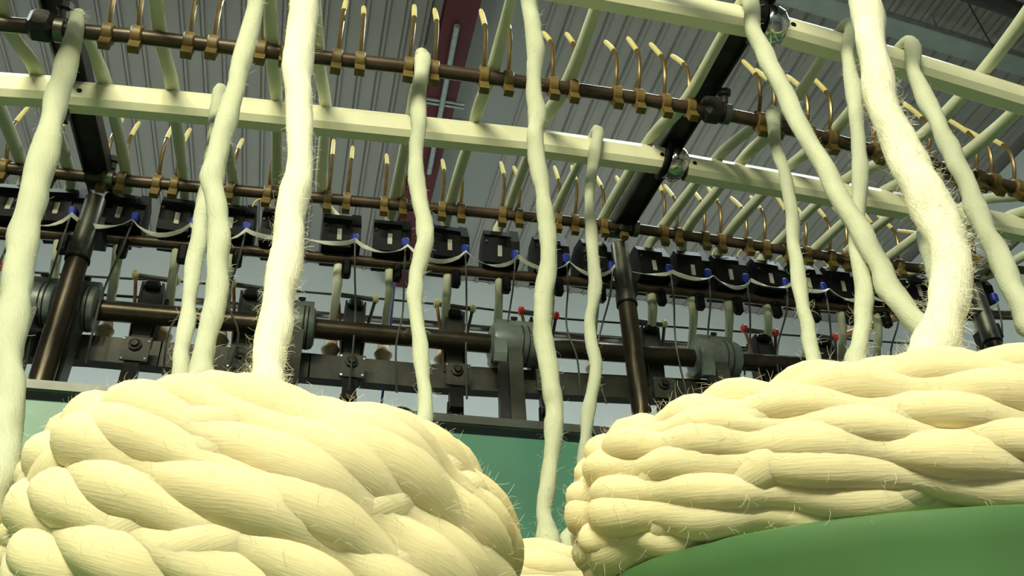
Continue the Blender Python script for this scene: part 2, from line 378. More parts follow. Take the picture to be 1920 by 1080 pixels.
# hooks: one shape, as parts of each rod
hp_ = smoothpath([(0, 0, .008), (0, -.015, .032), (0, -.021, .060), (0, -.014, .086), (0, .006, .130)], 4)
hw = MB().tube(hp_[:13], .0029, 7); hook_wire = hw.mesh('wire', M_WIRE)
hook_tip = MB().tube(hp_[11:], [.0038] * (len(hp_) - 12) + [.003], 8).mesh('tip', M_TIP)
hc = MB().lathe((-.0065, 0, 0), (1, 0, 0), [(0, .0118), (.0015, .0138), (.0115, .0138), (.013, .0118)], 14)
hc.box((0, -.002, -.019), (.013, .010, .018), Matrix.Rotation(-.25, 3, 'X')); hc.box((0, .003, .013), (.010, .012, .010))
hook_clip = hc.mesh('hook', M_CLIP, angle=30)
short_pts = smoothpath([(0, 0, .008), (0, -.010, .022), (0, -.014, .038), (0, -.010, .054), (0, .003, .078)], 4)
def hookrod(poly, Y, pxs, label, rad):
    t = thing('hook_rod', label, 'rod', poly[0])
    MB().tube(poly, rad, 12).build('tube', M_ROD, t)
    for x in pxs:
        # X where the ray in column x meets the rod
        y = 100. if Y < 1 else 400.
        for _ in range(8):
            p = aY(x, y, Y); z = zat(poly, p.x); c = Vector((p.x, Y, z))
            y = 540 - F * c.dot(CU) / c.dot(CF)
        c = Vector((aY(x, y, Y).x, Y, z))
        h = inst('hook', hook_clip, c - poly[0], t)
        h.rotation_euler = (random.uniform(-.10, .10), random.uniform(-.03, .03), 0)
        inst('wire', hook_wire, (0, 0, 0), h); inst('tip', hook_tip, (0, 0, 0), h)
    return t
hookrod(ROD1, Y_R1, [203, 257, 355, 400, 490, 535, 632, 675, 766, 813, 906, 952, 1036, 1074, 1155, 1197, 1246, 1293, 1424, 1452, 1515, 1556, 1640, 1690, 1742, 1785, 1832, 1862, 1905], 'upper brown rod carrying a row of bronze yarn hooks', RR)
hookrod(ROD2, Y_R2, [8, 97, 195, 229, 295, 328, 432, 502, 615, 650, 720, 755, 828, 864, 941, 972, 1045, 1077, 1131, 1168, 1244, 1270, 1321, 1351, 1401, 1434, 1476, 1511, 1557, 1585, 1640, 1685], 'lower brown rod carrying a row of bronze yarn hooks', RR)

# ------------------------------------------------------------------ posts with arms
def post(X, ztop, zbot, label, bot=None, arm=True):
    top = Vector((X, Y_R2 + .03, ztop)); base = bot or Vector((X, Y_R2 + .05, zbot))
    t = thing('creel_post', label, 'post', base, 'creel posts')
    mid = top.lerp(base, .30)
    MB().tube([mid, base], .0160, 16).build('tube', M_SHAFT, t)
    MB().tube([top, mid + (mid - top) * .02], [.0155, .0172], 16).build('sleeve', M_STEEL2, t)
    MB().lathe(mid, (base - top), [(0, .0182), (.004, .0182)], 16).build('collar', M_BLACK, t)
    MB().lathe(base, (0, 0, 1), [(0, .034), (.006, .034), (.010, .022), (.03, .02)], 20).build('foot', M_STEEL, t)
    if arm:
        zs = [(Y_R2 + .03, ztop + .0), (Y_R2, zat(ROD2, X) - .020), (Y_C2, zat(CR2, X) - .024), (Y_R1, zat(ROD1, X) - .020), (Y_C1, zat(CR1, X) - .022), (.45, zat(CR1, X) - .03)]
        # one straight arm through the rail supports
        y0, z0 = zs[1][0] + .05, zat(ROD2, X) + .022; y1, z1 = .40, 0.
        z1 = max(z0 + (zz + off - z0) * (y1 - y0) / (yy - y0) for yy, zz, off in ((Y_C2, zat(CR2, X), RC2 + .016), (Y_R1, zat(ROD1, X), .024), (Y_C1, zat(CR1, X), RC1 + .016)))
        A, B = Vector((X, y0, z0)), Vector((X, y1, z1)); d = B - A
        rot = Matrix.Rotation(math.atan2(d.z, d.y) , 3, 'X')
        MB().box((A + B) / 2, (.032, d.length, .014), rot).build('arm', M_STEEL, t, smooth=False)
        for sx in (-1, 1): MB().box((A + B) / 2 + Vector((sx * .0175, 0, -.003)), (.003, d.length, .026), rot).build('arm_flange', M_STEEL2 if sx < 0 else M_STEEL, t, smooth=False)
        for Yq, po in ((Y_R2, ROD2), (Y_R1, ROD1)):
            c = Vector((X, Yq, zat(po, X)))
            MB().box(c + Vector((0, 0, .004)), (.03, .030, .036), bev=.006).build('clamp', M_STEEL, t, smooth=False)
            MB().lathe(c + Vector((.016, 0, 0)), (1, 0, 0), [(0, .015), (.010, .015)], 14).build('clamp_collar', M_STEEL2, t)
            MB().lathe(c + Vector((.020, -.004, .018)), (0, -.4, 1), [(0, .006), (.010, .006), (.012, .010), (.02, .010)], 8).build('clamp_bolt', M_STEEL, t)
    # bracket to the sensor rail behind
    MB().box(Vector((X + .012, Y_BX - .018, .90)), (.022, .05, .03)).build('rail_bracket', M_STEEL, t, smooth=False)
    return t
P1, P2 = aY(178, 340, Y_R2), aY(1170, 432, Y_R2)
post(P1.x, P1.z - .012, ZD, 'left creel post with grey sleeve rising to the long arm', Vector((aX(62, 745, P1.x).x, 1.215, ZD)))
post(P2.x, P2.z - .012, ZD, 'middle creel post with grey sleeve standing between the packages', Vector((P2.x, 1.198, ZD)))
P3 = aY(1840, 512, Y_R2)
post(P3.x, P3.z, ZD, 'right creel post beside the thick roving near the right edge', None, False)
q = P3 + Vector((0, .02, .03))
xb = thing('hook_cluster', 'tangle of spare bronze hooks clipped at the top of the right post', 'hooks', q)
for k in range(6):
    o = inst('hook', hook_clip, Vector((-.04 + .016 * k, -.012, .0 + .005 * (k % 2))), xb); o.rotation_euler = (.3 * (k % 3 - 1), .25 * (k - 2.5), .5 * (k % 2))
    inst('wire', hook_wire, (0, 0, 0), o); inst('tip', hook_tip, (0, 0, 0), o)
MB().tube([q + Vector((-.07, -.012, -.01)), q + Vector((.13, -.012, 0))], .009, 10).build('rod_end', M_ROD, xb)
MB().tube([q + Vector((-.01, -.01, -.03)), q + Vector((.09, -.16, .05))], .012, 8).build('stay', M_STEEL2, xb)

# ------------------------------------------------------------------ sensor rail and boxes
BOXPX = [(30, 400), (118, 405), (232, 405), (338, 415), (440, 422), (528, 435), (640, 440), (735, 452), (842, 465), (938, 475), (1032, 482), (1115, 490), (1222, 502), (1297, 512), (1367, 522), (1440, 532), (1512, 542), (1578, 549), (1645, 556), (1722, 566), (1838, 574)]
SR = line([(0, 432), (300, 455), (600, 482), (1000, 520), (1300, 548), (1500, 570), (1700, 585), (1850, 590)], Y_BX, .3, .3)
sr = MB().tube(SR, .0095, 10).build('sensor_rail', M_ROD, loc=SR[0]); tag(sr, 'brown rail carrying the row of black sensor boxes', 'rail')
hb = MB(); ow, oh, od = .034, .033, .03
body = MB()
body.prism([(-od, -.030), (od, -.030), (od, .026), (.012, .044), (-.020, .044), (-od, .028)], -.034, .014)
wing = MB(); wing.prism([(-.024, -.022), (.026, -.026), (.030, .018), (.018, .046), (-.012, .054), (-.028, .020)], .0145, .030)
me_body = body.mesh('housing', M_BLACK, smooth=False); me_wing = wing.mesh('wing', M_BLACK, smooth=False)
me_slot = MB().box((-.006, -od - .0005, -.006), (.0075, .003, .023)).mesh('slot', M_SLOT, smooth=False)
me_plug = MB().box((.020, -od - .001, -.014), (.013, .016, .020), bev=.003).mesh('plug', M_BLUE, smooth=False)
me_foot = MB().box((.010, -.004, -.056), (.015, .016, .034), bev=.003).mesh('clamp_foot', M_BLACK, smooth=False)
me_pin = MB().lathe((-.030, -od, .012), (0, -1, 0), [(0, .0035), (.003, .003)], 8).mesh('screw', M_CHROME)
BX = []
for i, (x, y) in enumerate(BOXPX):
    p = aY(x, y + 22, Y_BX); z = zat(SR, p.x) + .034; X = p.x; BX.append((X, z))
    near = {0: 'at the left edge', 2: 'right of the left post', 1: 'left of the left post', 11: 'just left of the middle post', 12: 'just right of the middle post', 20: 'beside the right post'}.get(i, 'along the brown rail')
    t = thing('sensor_box', '%s black sensor box from the left, %s' % (ORD[i], near), 'sensor', (X, Y_BX, z), 'black sensor boxes on the rail')
    for nm, me in (('housing', me_body), ('wing', me_wing), ('slot', me_slot), ('plug', me_plug), ('clamp_foot', me_foot), ('screw', me_pin)): inst(nm, me, (0, 0, 0), t)
    t.rotation_euler = (random.uniform(-.06, .06), random.uniform(-.03, .03), random.uniform(-.08, .08))
    if i not in (5, 17, 19):
        a = Vector((.020, -od - .006, -.024)); w1, w2 = random.uniform(-.025, .01), random.uniform(-.03, .015)
        cp = smoothpath([a, a + Vector((w1 * .3, .01, -.05)), a + Vector((w1, .04, -.11)), a + Vector((w2, .045, -.17)), a + Vector((w2 * .5, .03, -.24 - .03 * rnd()))], 5)
        inst('signal_cable', MB().tube(cp, .0017, 6).mesh('signal_cable', M_CABLE), (0, 0, 0), t)
    if i in (4, 14, 15, 16, 18):
        for k in range(2):
            a = Vector((-.03 + .05 * k, -.01, .04)); s_ = random.choice((-1, 1))
            inst('wire_loop', MB().tube(smoothpath([a, a + Vector((.006, -.008, .018)), a + Vector((.02, -.012, .022)), a + Vector((.032, -.012, .008))], 4), .0011, 5).mesh('wire_loop', M_YELC), (0, 0, 0), t)
# white ribbon cable swagging from plug to plug
rp = []
for (X, z), (X2, z2) in zip(BX, BX[1:]):
    a = Vector((X + .021, Y_BX - .042, z - .026)); b = Vector((X2 + .021, Y_BX - .042, z2 - .028)); dip = random.uniform(.010, .032)
    for k in range(8):
        t_ = k / 8; rp.append(a.lerp(b, t_) + Vector((0, -.004 - .004 * math.sin(t_ * 3.14), -dip * math.sin(t_ * math.pi) ** .8)))
rb_ = MB(); vs = []; fs = []
for k, p in enumerate(rp):
    tw = 1.0 * math.sin(k * .5); wv = Vector((0, math.sin(tw), math.cos(tw))) * .0036
    nn = Vector((0, -math.cos(tw), math.sin(tw))) * .0006
    vs += [p - wv + nn, p + wv + nn, p + wv - nn, p - wv - nn]
for k in range(len(rp) - 1):
    for j in range(4): fs.append((4 * k + j, 4 * k + (j + 1) % 4, 4 * k + 4 + (j + 1) % 4, 4 * k + 4 + j))
rb_.add(vs, fs); tag(rb_.build('ribbon_cable', M_WHITE, loc=rp[0]), 'white flat ribbon cable swagging between the black sensor boxes', 'cable')

# ------------------------------------------------------------------ drafting zone: shaft, blocks, beam, arms, funnels
Y_SH = 1.27
SH = line([(100, 574), (500, 608), (920, 645), (1300, 672), (1560, 690), (1800, 705)], Y_SH, .6, .3)
sh = MB().tube(SH, .0165, 16).build('drive_shaft', M_SHAFT, loc=SH[0]); tag(sh, 'long bronzed round shaft running through the grey bearing blocks', 'shaft')
Y_BM = 1.305
BMP = line([(0, 645), (170, 655), (300, 667), (580, 688), (780, 706), (1080, 723), (1320, 735), (1600, 752)], Y_BM, .5, .5)
bmt = thing('drafting_beam', 'olive grey steel beam under the shaft carrying the drafting arms', 'beam', BMP[0])
for a, b in zip(BMP, BMP[1:]):
    d = b - a; rot = Matrix.Rotation(-math.atan2(d.z, d.x), 3, 'Y')
    MB().box((a + b) / 2, (d.length + .002, .012, .044), rot).build('web_plate', M_OLIVE, bmt, smooth=False)
    MB().box((a + b) / 2 + Vector((0, .010, -.019)), (d.length, .016, .005), rot).build('flange', M_OLIVE, bmt, smooth=False)
def at_shaft(px):
    y = 620.
    for _ in range(8):
        p = aY(px, y, Y_SH); z = zat(SH, p.x); c = Vector((p.x, Y_SH, z)); y = 540 - F * c.dot(CU) / c.dot(CF)
    return c
def block(px, wd, label, k=0):
    c = at_shaft(px); t = thing('bearing_block', label, 'bearing', (c.x, c.y, ZD), 'grey bearing blocks on the shaft')
    r = .0345; h = wd / 2
    MB().lathe(c - Vector((h, 0, 0)), (1, 0, 0), [(0, r * .75), (.003, r * .95), (.008, r * 1.02), (wd - .008, r * 1.02), (wd - .003, r * .95), (wd, r * .75)], 28).build('housing', M_CAST, t)
    # hump on top, with sloping shoulders
    out = [(.020, .018), (-.016, .026), (-.014, .042), (.0, .050), (.022, .050), (.036, .040), (.038, .014)]
    MB().prism([(c.y + y, c.z + z) for y, z in out], c.x - h * .72, c.x + h * .80).build('cap', M_CAST, t, smooth=False)
    # skirt that curls down at the front edge
    sk = [(-.029, .006), (-.034, -.010), (-.034, -.036), (-.029, -.050), (-.022, -.050), (-.026, -.034), (-.024, -.010), (-.020, .004)]
    MB().prism([(c.y + y, c.z + z) for y, z in sk], c.x - h * .98, c.x - h * .45).build('skirt', M_CAST, t, smooth=False)
    for dx in (.16, .34): MB().lathe(c + Vector((h * dx * 1.4, 0, 0)), (1, 0, 0), [(0, r * 1.025), (.0012, r * 1.04), (.0024, r * 1.025)], 28).build('seam', M_STEEL, t)
    MB().lathe(c + Vector((0, -.012, .044)), (0, -.5, 1), [(0, .006), (.005, .006)], 6).build('bolt', M_STEEL, t)
    # bracket leg down to the deck
    lx = c.x - h * .1
    MB().prism([(c.y + .010, c.z - .018), (c.y - .030, c.z - .022), (c.y - .032, c.z - .075), (c.y - .045, ZD), (c.y - .005, ZD)], lx - .012, lx + .012).build('leg', M_OLIVE, t, smooth=False)
    MB().box((lx - .022, c.y - .03, (c.z + ZD) / 2 - .02), (.014, .016, c.z - ZD - .07)).build('side_bar', M_STEEL, t, smooth=False)
    MB().box((lx - .034, c.y - .03, ZD + .018), (.026, .03, .036), bev=.004).build('foot', M_STEEL, t, smooth=False)
    return t
block(152, .050, 'grey bearing block on the shaft beside the left post')
block(72, .052, 'grey round bearing end at the left edge behind the left post')
block(560, .052, 'grey bearing block on the shaft right of the thickest roving')
block(962, .082, 'grey bearing block with two seams left of the middle roving', 1)
block(1340, .085, 'grey bearing block on the shaft right of the middle post', 1)
# drafting (weighting) arms
def darm(px, label, capm, yo=0):
    c = at_shaft(px); y0 = c.y + .03; t = thing('drafting_arm', label, 'arm', (c.x, y0, ZD), 'drafting arms on the beam')
    X = c.x; h = .0135
    MB().prism([(y0 - .006, c.z + .072), (y0 + .03, c.z + .070), (y0 + .03, c.z - .05), (y0 + .006, c.z - .062), (y0 - .010, c.z - .02)], X - h, X + h).build('body', M_OLIVE, t, smooth=False)
    for s_ in (-1, 1): MB().prism([(y0 - .010, c.z + .074), (y0 + .028, c.z + .074), (y0 + .028, c.z - .03), (y0 - .004, c.z - .045)], X + s_ * (h + .002) - .0018, X + s_ * (h + .002) + .0018).build('cheek', M_STEEL, t, smooth=False)
    MB().box((X, y0 - .012, c.z + .066), (.024, .012, .016), bev=.003).build('nose', M_BLACK, t, smooth=False)
    MB().prism([(y0 - .024, c.z - .055), (y0 - .018, c.z - .055), (y0 - .012, c.z - .118), (y0 - .020, c.z - .130), (y0 - .034, c.z - .124)], X - .011, X + .011).build('lever', M_STEEL, t, smooth=False)
    MB().lathe((X, y0 - .032, c.z - .058), (0, -1, 0), [(0, .010), (.004, .010), (.005, .006), (.009, .005)], 8).build('bolt', M_STEEL, t)
    pl = MB().box((X + .002, y0 + .004 - .034, c.z - .064), (.040, .004, .040)).build('mount_plate', M_OLIVE, t, smooth=False)
    for a, b in ((-.017, .016), (.019, .014), (-.015, -.018), (.018, -.016)):
        MB().lathe((X + a, y0 - .032, c.z - .064 + b), (0, -1, 0), [(0, .0022), (.0015, .0018)], 6).build('rivet', M_CHROME, pl)
    for s_ in (-.5, .5): MB().tube([(X + s_ * .016, y0 - .018, c.z - .11), (X + s_ * .020, y0 - .022, max(ZD + .004, c.z - .185))], .0055, 8).build('lower_rod', M_STEEL, t)
    # little top roller with end caps, on two thin forks
    zr = c.z + .090; sl = .0026
    MB().tube([(X - .030, y0, zr), (X + .032, y0, zr - sl)], .0042, 8).build('roller', M_OLIVE, t)
    for s_ in (-1, 1):
        e = Vector((X + .001 + s_ * .032, y0, zr - s_ * sl / 2))
        MB().lathe(e - Vector((.005, 0, 0)), (1, 0, 0), [(0, .006), (.002, .0085), (.007, .0085), (.010, .005)], 12).build('end_cap', capm, t)
        MB().tube([e, (X + s_ * .020, y0 + .004, c.z + .02), (X + s_ * .016, y0, c.z - .03)], .0030, 6).build('fork', M_COPPER if s_ < 0 else M_STEEL, t)
darm(268, 'drafting arm with cream caps right of the left post', M_CAP)
darm(460, 'drafting arm with cream caps left of the thickest roving, lint below', M_CAP)
darm(664, 'drafting arm with cream caps in the gap right of the thickest roving', M_CAP)
darm(857, 'drafting arm with cream caps left of the seamed grey block', M_CAP)
darm(1022, 'drafting arm with red caps behind the middle roving', M_RED)
darm(1236, 'drafting arm with cream caps just right of the middle post', M_CAP)
darm(1455, 'drafting arm with red caps above the right package', M_RED)
darm(1572, 'drafting arm with red caps farthest right', M_RED)
# funnels under each sensor box
Y_FN = 1.325
funm = MB().lathe((0, 0, -.036), (0, 0, 1), [(0, .0105), (.014, .0108), (.020, .0125), (.026, .0155), (.029, .0155), (.033, .0125), (.044, .0105), (.048, .0085)], 16).mesh('funnel', M_FUN)
FUN = []
for i, (X, z) in enumerate(BX):
    c = aX(0, 0, 1); Xf = X * 1.02
    zb = zat(BMP, Xf * Y_BM / Y_FN) * Y_FN / Y_BM + .044; FUN.append(Vector((Xf, Y_FN, zb)))
    o = inst('roving_funnel', funm, (Xf, Y_FN, zb)); tag(o, 'tan trumpet funnel behind the olive beam under the %s sensor box from the left' % ORD[i], 'funnel', 'tan funnels behind the beam')
# thin rods behind, along the wall side
for px, Y, r, m, lb in (
    ([(0, 506), (180, 519), (330, 527), (520, 543), (640, 553), (900, 578), (1060, 598), (1250, 612), (1420, 624)], 1.42, .0022, M_STEEL, 'uppermost thin dark rod running behind the drafting arms'),
    ([(0, 536), (180, 552), (330, 562), (480, 574), (700, 596), (900, 612), (1100, 628)], 1.44, .0026, M_STEEL, 'lower thin dark rod running behind the shaft'),
    ([(455, 574), (590, 589), (770, 604), (920, 617), (1100, 633)], 1.40, .0062, M_CHROME, 'shiny chrome tube running behind the shaft in the middle')):
    L = line(px, Y, .1, .4); o = MB().tube(L, r, 8).build('thin_rod', m, loc=L[0]); tag(o, lb, 'rod')
p = [aY(x, y, 1.38) for x, y in [(742, 515), (736, 570), (730, 640), (724, 690), (714, 765)]]
tag(MB().tube(smoothpath(p, 4), .0024, 6).build('blue_cord', M_BLUEC, loc=p[0]), 'blue cord hanging behind the beam left of centre', 'cord')
c = aY(752, 782, 1.24)
dk = thing('dark_pulley', 'round black pulley showing above the left package', 'pulley', (c.x, c.y, ZD))
MB().lathe(c + Vector((0, .01, -.012)), (0, -1, 0), [(0, .026), (.003, .030), (.010, .030), (.012, .024)], 24).build('rim', M_FLANGE, dk)
MB().lathe(c + Vector((0, 0, -.012)), (0, -1, 0), [(0, .012), (.008, .010)], 14).build('hub', M_STEEL, dk)
MB().box((c.x, c.y + .012, (c.z - .02 + ZD) / 2), (.012, .008, abs(c.z - .02 - ZD))).build('stand', M_STEEL, dk, smooth=False)
# red knob at left edge, copper bar at right
c = aY(-4, 497, 1.36); tag(MB().lathe(c, (0, -1, 0), [(-.01, .004), (0, .008), (.008, .009), (.012, .006)], 14).build('red_knob', M_RED, loc=c), 'small red knob at the left edge', 'knob')
a, b = aY(1580, 630, 1.45), aY(1690, 592, 1.45)
tag(MB().tube([a, b], .009, 10).build('copper_bar', M_COPPER, loc=a), 'reddish brown bar slanting behind the right strands', 'bar')
# lint tuft on the beam
lt = MB(); c0 = aY(452, 686, 1.25)
for k in range(70):
    q = c0 + Vector((random.gauss(0, .013), random.gauss(0, .004), random.gauss(0, .014)))
    ps = [q]
    for j in range(5): ps.append(ps[-1] + Vector((random.gauss(0, .006), random.gauss(0, .003), random.gauss(0, .006))))
    lt.tube(smoothpath(ps, 2), .00028, 3, cap=False)
tag(lt.build('lint_tuft', M_LINT, loc=c0), 'grey tangle of lint caught on the beam left of the thickest roving', 'lint', kind='stuff')

# ------------------------------------------------------------------ roving packages
def fuzz(name, seeds, parent, L0, rad, mat_=None):
    b = MB()
    for p, n in seeds:
        t = Vector((random.gauss(0, 1), random.gauss(0, 1), random.gauss(0, 1)))
        d = (n * .55 + t * .75).normalized(); L = L0 * (.4 + rnd()); c = t.cross(n) * .4
        pts = [p, p + d * L * .4, p + d * L * .7 + c * L * .25, p + d * L * .85 + c * L * .6]
        b.tube(pts, [rad, rad, rad * .9, rad * .6], 3, cap=False)
    o = b.build(name, M_FIB, parent, smooth=False); o['kind'] = 'stuff'; return o
def package(label, c, ax, ay, rot, zb, zt, alpha, base_z, spacing=.0165, rt=.0115, lam=.062, amp=.0042, rc=.028, nf=1600, basem=None, seed=1, tilt=0., ex=2.):
    random.seed(seed)
    u = Vector((math.cos(rot), math.sin(rot), 0)); v = Vector((-math.sin(rot), math.cos(rot), 0))
    t = thing('roving_package', label, 'roving', (c[0], c[1], zb), 'roving packages')
    C0 = Vector((c[0], c[1], 0)); h = zt - zb
    def cs(phi):
        a, b = math.cos(phi), math.sin(phi)
        return math.copysign(abs(a) ** (2 / ex), a), math.copysign(abs(b) ** (2 / ex), b)
    ax -= rt; ay -= rt; zb2, zt2 = zb + rt, zt - rt; h2 = zt2 - zb2; rc = min(rc, h2 * .48)
    # profile: inset and height along the winding, from inside the top to inside the bottom
    prof = [(rc + .05, zt2), (rc, zt2)]
    for k in range(1, 7): a = k / 6 * math.pi / 2; prof.append((rc - rc * math.sin(a), zt2 - rc + rc * math.cos(a)))
    for k in range(0, 7): a = k / 6 * math.pi / 2; prof.append((rc - rc * math.cos(a), zb2 + rc - rc * math.sin(a)))
    prof.append((rc + .05, zb2))
    ln = [0]
    for a, b in zip(prof, prof[1:]): ln.append(ln[-1] + math.hypot(a[0] - b[0], a[1] - b[1]))
    def pr(s):
        for i in range(len(ln) - 1):
            if s <= ln[i + 1] or i == len(ln) - 2:
                q = (s - ln[i]) / max(1e-9, ln[i + 1] - ln[i]); return tuple(a + (b - a) * q for a, b in zip(prof[i], prof[i + 1]))
    def surf(phi, s, off):
        ins, z = pr(s); e = .004
        i1, z1 = pr(max(0, s - e)); i2, z2 = pr(min(ln[-1], s + e)); tn = Vector((i2 - i1, z2 - z1, 0))
        tn = tn.normalized() if tn.length > 0 else Vector((0, -1, 0))
        nin, nz = tn.y, -tn.x                    # outward: less inset
        if nin > 0 and abs(nin) > .01: pass
        rad = (u * math.cos(phi) * ay + v * math.sin(phi) * ax).normalized()
        c_, s_ = cs(phi); p = C0 + u * (ax - ins) * c_ + v * (ay - ins) * s_ + Vector((0, 0, z)); p.z += tilt * (p.x - C0.x)
        nrm_ = rad * (-nin) + Vector((0, 0, -nz * -1))
        nrm_ = (rad * abs(nin) + Vector((0, 0, (1 if z > (zt2 + zb2) / 2 else -1) * abs(nz)))).normalized()
        return p + nrm_ * off, nrm_
    circ = 2 * math.pi * math.sqrt((ax * ax + ay * ay) / 2)
    N = max(6, round(circ * math.sin(alpha) / spacing)); total = ln[-1]
    seeds = []
    # core
    core = MB(); vs = []; fs = []; K = 48
    for i, s in enumerate([total * k / 20 for k in range(21)]):
        for k in range(K): vs.append(surf(2 * math.pi * k / K, s, -.012)[0])
    for i in range(20):
        for k in range(K): fs.append((i * K + k, i * K + (k + 1) % K, (i + 1) * K + (k + 1) % K, (i + 1) * K + k))
    fs += [tuple(range(K)), tuple(range(21 * K - 1, 20 * K - 1, -1))]
    core.add(vs, fs); core.build('core', M_WOOL, t)
    for fam, sg, off0 in ((0, -1, -.0065), (1, 1, 0.)):
        for j in range(N):
            phi0 = 2 * math.pi * (j + random.uniform(-.16, .16)) / N; ph = math.pi * j + random.uniform(-.7, .7) + fam
            al = alpha * (1 + random.uniform(-.08, .08)); slen = total / math.sin(al)
            n = max(24, int(slen / .0065)); pts = []; rs = []
            lm = lam * random.uniform(.9, 1.12); rj = rt * random.uniform(.95, 1.12)
            for k in range(n + 1):
                q = k / n; s = q * total
                phi = phi0 + sg * (q - .5) * slen * math.cos(al) / (circ / (2 * math.pi))
                wv = math.cos(2 * math.pi * q * slen / lm + ph) if True else 0
                p, nn = surf(phi, s, off0 + amp * wv)
                pts.append(p); rs.append(rj * (1 + .14 * wv) * (.93 + .1 * rnd()))
                if fam == 1:
                    for _ in range(3): seeds.append((p + (nn + Vector((random.gauss(0, .3), random.gauss(0, .3), random.gauss(0, .3)))).normalized() * rj * .9, nn))
            rs = [(a + b + c_) / 3 for a, b, c_ in zip([rs[0]] + rs[:-1], rs, rs[1:] + [rs[-1]])]
            tw_ = random.uniform(-.12, .12); MB().tube(pts, rs, 16, sec=lambda i, k: 1 + .025 * math.sin(3 * 2 * math.pi * k / 16 + i * tw_ + j) + .02 * math.sin(5 * 2 * math.pi * k / 16 - i * tw_ * 1.7), fibre=True).build('roving_wrap', M_WOOL, t, angle=180)
    random.shuffle(seeds); fuzz('fuzz', seeds[:nf], t, .010, .00007)
    # green stand under it
    if basem is not None:
        b = MB(); K = 56; vs = []; fs = []
        lev = [(.90, zb + .004), (.92, zb + .002), (.92, zb - .012), (.90, zb - .016), (.90, base_z)]
        for sc, z in lev:
            for k in range(K):
                a = 2 * math.pi * k / K; c_, s_ = cs(a); p = C0 + u * (ax + rt) * sc * c_ + v * (ay + rt) * sc * s_ + Vector((0, 0, z)); p.z += 0 if z == base_z else tilt * (p.x - C0.x); vs.append(p)
        for i in range(len(lev) - 1):
            for k in range(K): fs.append((i * K + k, i * K + (k + 1) % K, (i + 1) * K + (k + 1) % K, (i + 1) * K + k))
        fs += [tuple(range(K)), tuple(range(len(lev) * K - 1, (len(lev) - 1) * K - 1, -1))]
        b.add(vs, fs); o = b.build('package_stand', basem, loc=(c[0], c[1], base_z)); o2 = o
        tag(o2, 'green painted drum stand under ' + {1: 'the large left roving package', 2: 'the flatter right roving package', 3: 'the small middle roving package'}[seed], 'stand', 'green drum stands')
    return t
package('large plump cream roving package filling the lower left', (-.0073, .5841), .152, .146, -.198, .10, .259, math.radians(23), .08, rt=.0145, spacing=.0148, lam=.088, amp=.0026, rc=.045, nf=30000, basem=M_GREEN, seed=1, tilt=-.12, ex=2.4)
package('flatter oblong cream roving package at lower right', (.3672, .4454), .214, .124, -.4617, .147, .244, math.radians(15), .08, rt=.0112, spacing=.0128, lam=.060, amp=.0028, rc=.026, nf=26000, basem=M_GREEN2, seed=2, tilt=-.061)
package('small cream roving package between the two large ones', (.197, .712), .058, .058, 0., .10, .247, math.radians(10), .08, rt=.012, spacing=.022, lam=.09, amp=.001, rc=.02, nf=1200, basem=M_GREEN, seed=3)

# ------------------------------------------------------------------ roving strands
random.seed(21)
RS = .0085
def fwd(p): return Vector(p).dot(CF)
def over(i, X):
    """the run of a strand from its funnel through the sensor box and over the rails, towards the viewer"""
    Xb, zb = BX[i]; f = FUN[i]
    return [(f + Vector((0, 0, -.03)), .0062), (f + Vector((0, 0, .03)), .0075), (Vector((Xb, Y_BX + .012, zb - .06)), .0078), (Vector((Xb - .008, Y_BX - .002, zb + .038)), .0085),
            (Vector((Xb * .5 + X * .5, Y_R2 + .01, zat(ROD2, X) + RR + RS)), .0088)]
def lump(n, am, sm=3):
    a = [random.uniform(-1, 1) for _ in range(n)]
    for _ in range(sm): a = [(x + y + z) / 3 for x, y, z in zip([a[0]] + a[:-1], a, a[1:] + [a[-1]])]
    mx = max(abs(v) for v in a) or 1
    return [1 + am * v / mx for v in a]
def strand(pts, label, m=M_WOOLT, wob=.0016, lum=.12, nf=0, n=14, per=7):
    """pts: (position, radius)"""
    sp = smoothpath([(*p, r) for p, r in pts], per)
    N = len(sp); lx, ly, lr = lump(N, wob, 2), lump(N, wob, 2), lump(N, lum, 1)
    P = [Vector((q[0] + (lx[k] - 1), q[1] + (ly[k] - 1), q[2])) for k, q in enumerate(sp)]; R = [q[3] * lr[k] for k, q in enumerate(sp)]
    def sec(i, k): return 1 + .07 * math.sin(2 * 2 * math.pi * k / n + i * .55) + .03 * math.sin(5 * 2 * math.pi * k / n - i * .8)
    t = thing('roving_strand', label, 'roving', P[-1], 'cream roving strands')
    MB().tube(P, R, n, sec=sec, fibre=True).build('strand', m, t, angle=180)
    if nf:
        seeds = []
        for _ in range(nf):
            k = random.randrange(N // 3, N - 1); nn = Vector((random.gauss(0, 1), random.gauss(0, 1), random.gauss(0, .4))).normalized()
            seeds.append((P[k].lerp(P[k + 1], rnd()) + nn * R[k] * .9, nn))
        fuzz('fuzz', seeds, t, .009, .00008)
    return t
def front(px, d0, d1):
    """pixels (x, y, width) of the run hanging in front, from depth d0 at the rail to d1 at the package"""
    n = len(px); L = [0]
    for a, b in zip(px, px[1:]): L.append(L[-1] + math.hypot(a[0] - b[0], a[1] - b[1]))
    out = []
    for (x, y, wd), l in zip(px, L):
        D = d0 + (d1 - d0) * l / L[-1]; out.append((aD(x, y, D), wd / 2 / F * D))
    return out
def top(rail, Y, X, r): return Vector((X, Y, zat(rail, X) + r + RS))
used = set()
def nearest(X):
    i = min((k for k in range(len(BX)) if k not in used), key=lambda k: abs(BX[k][0] - X)); used.add(i); return i
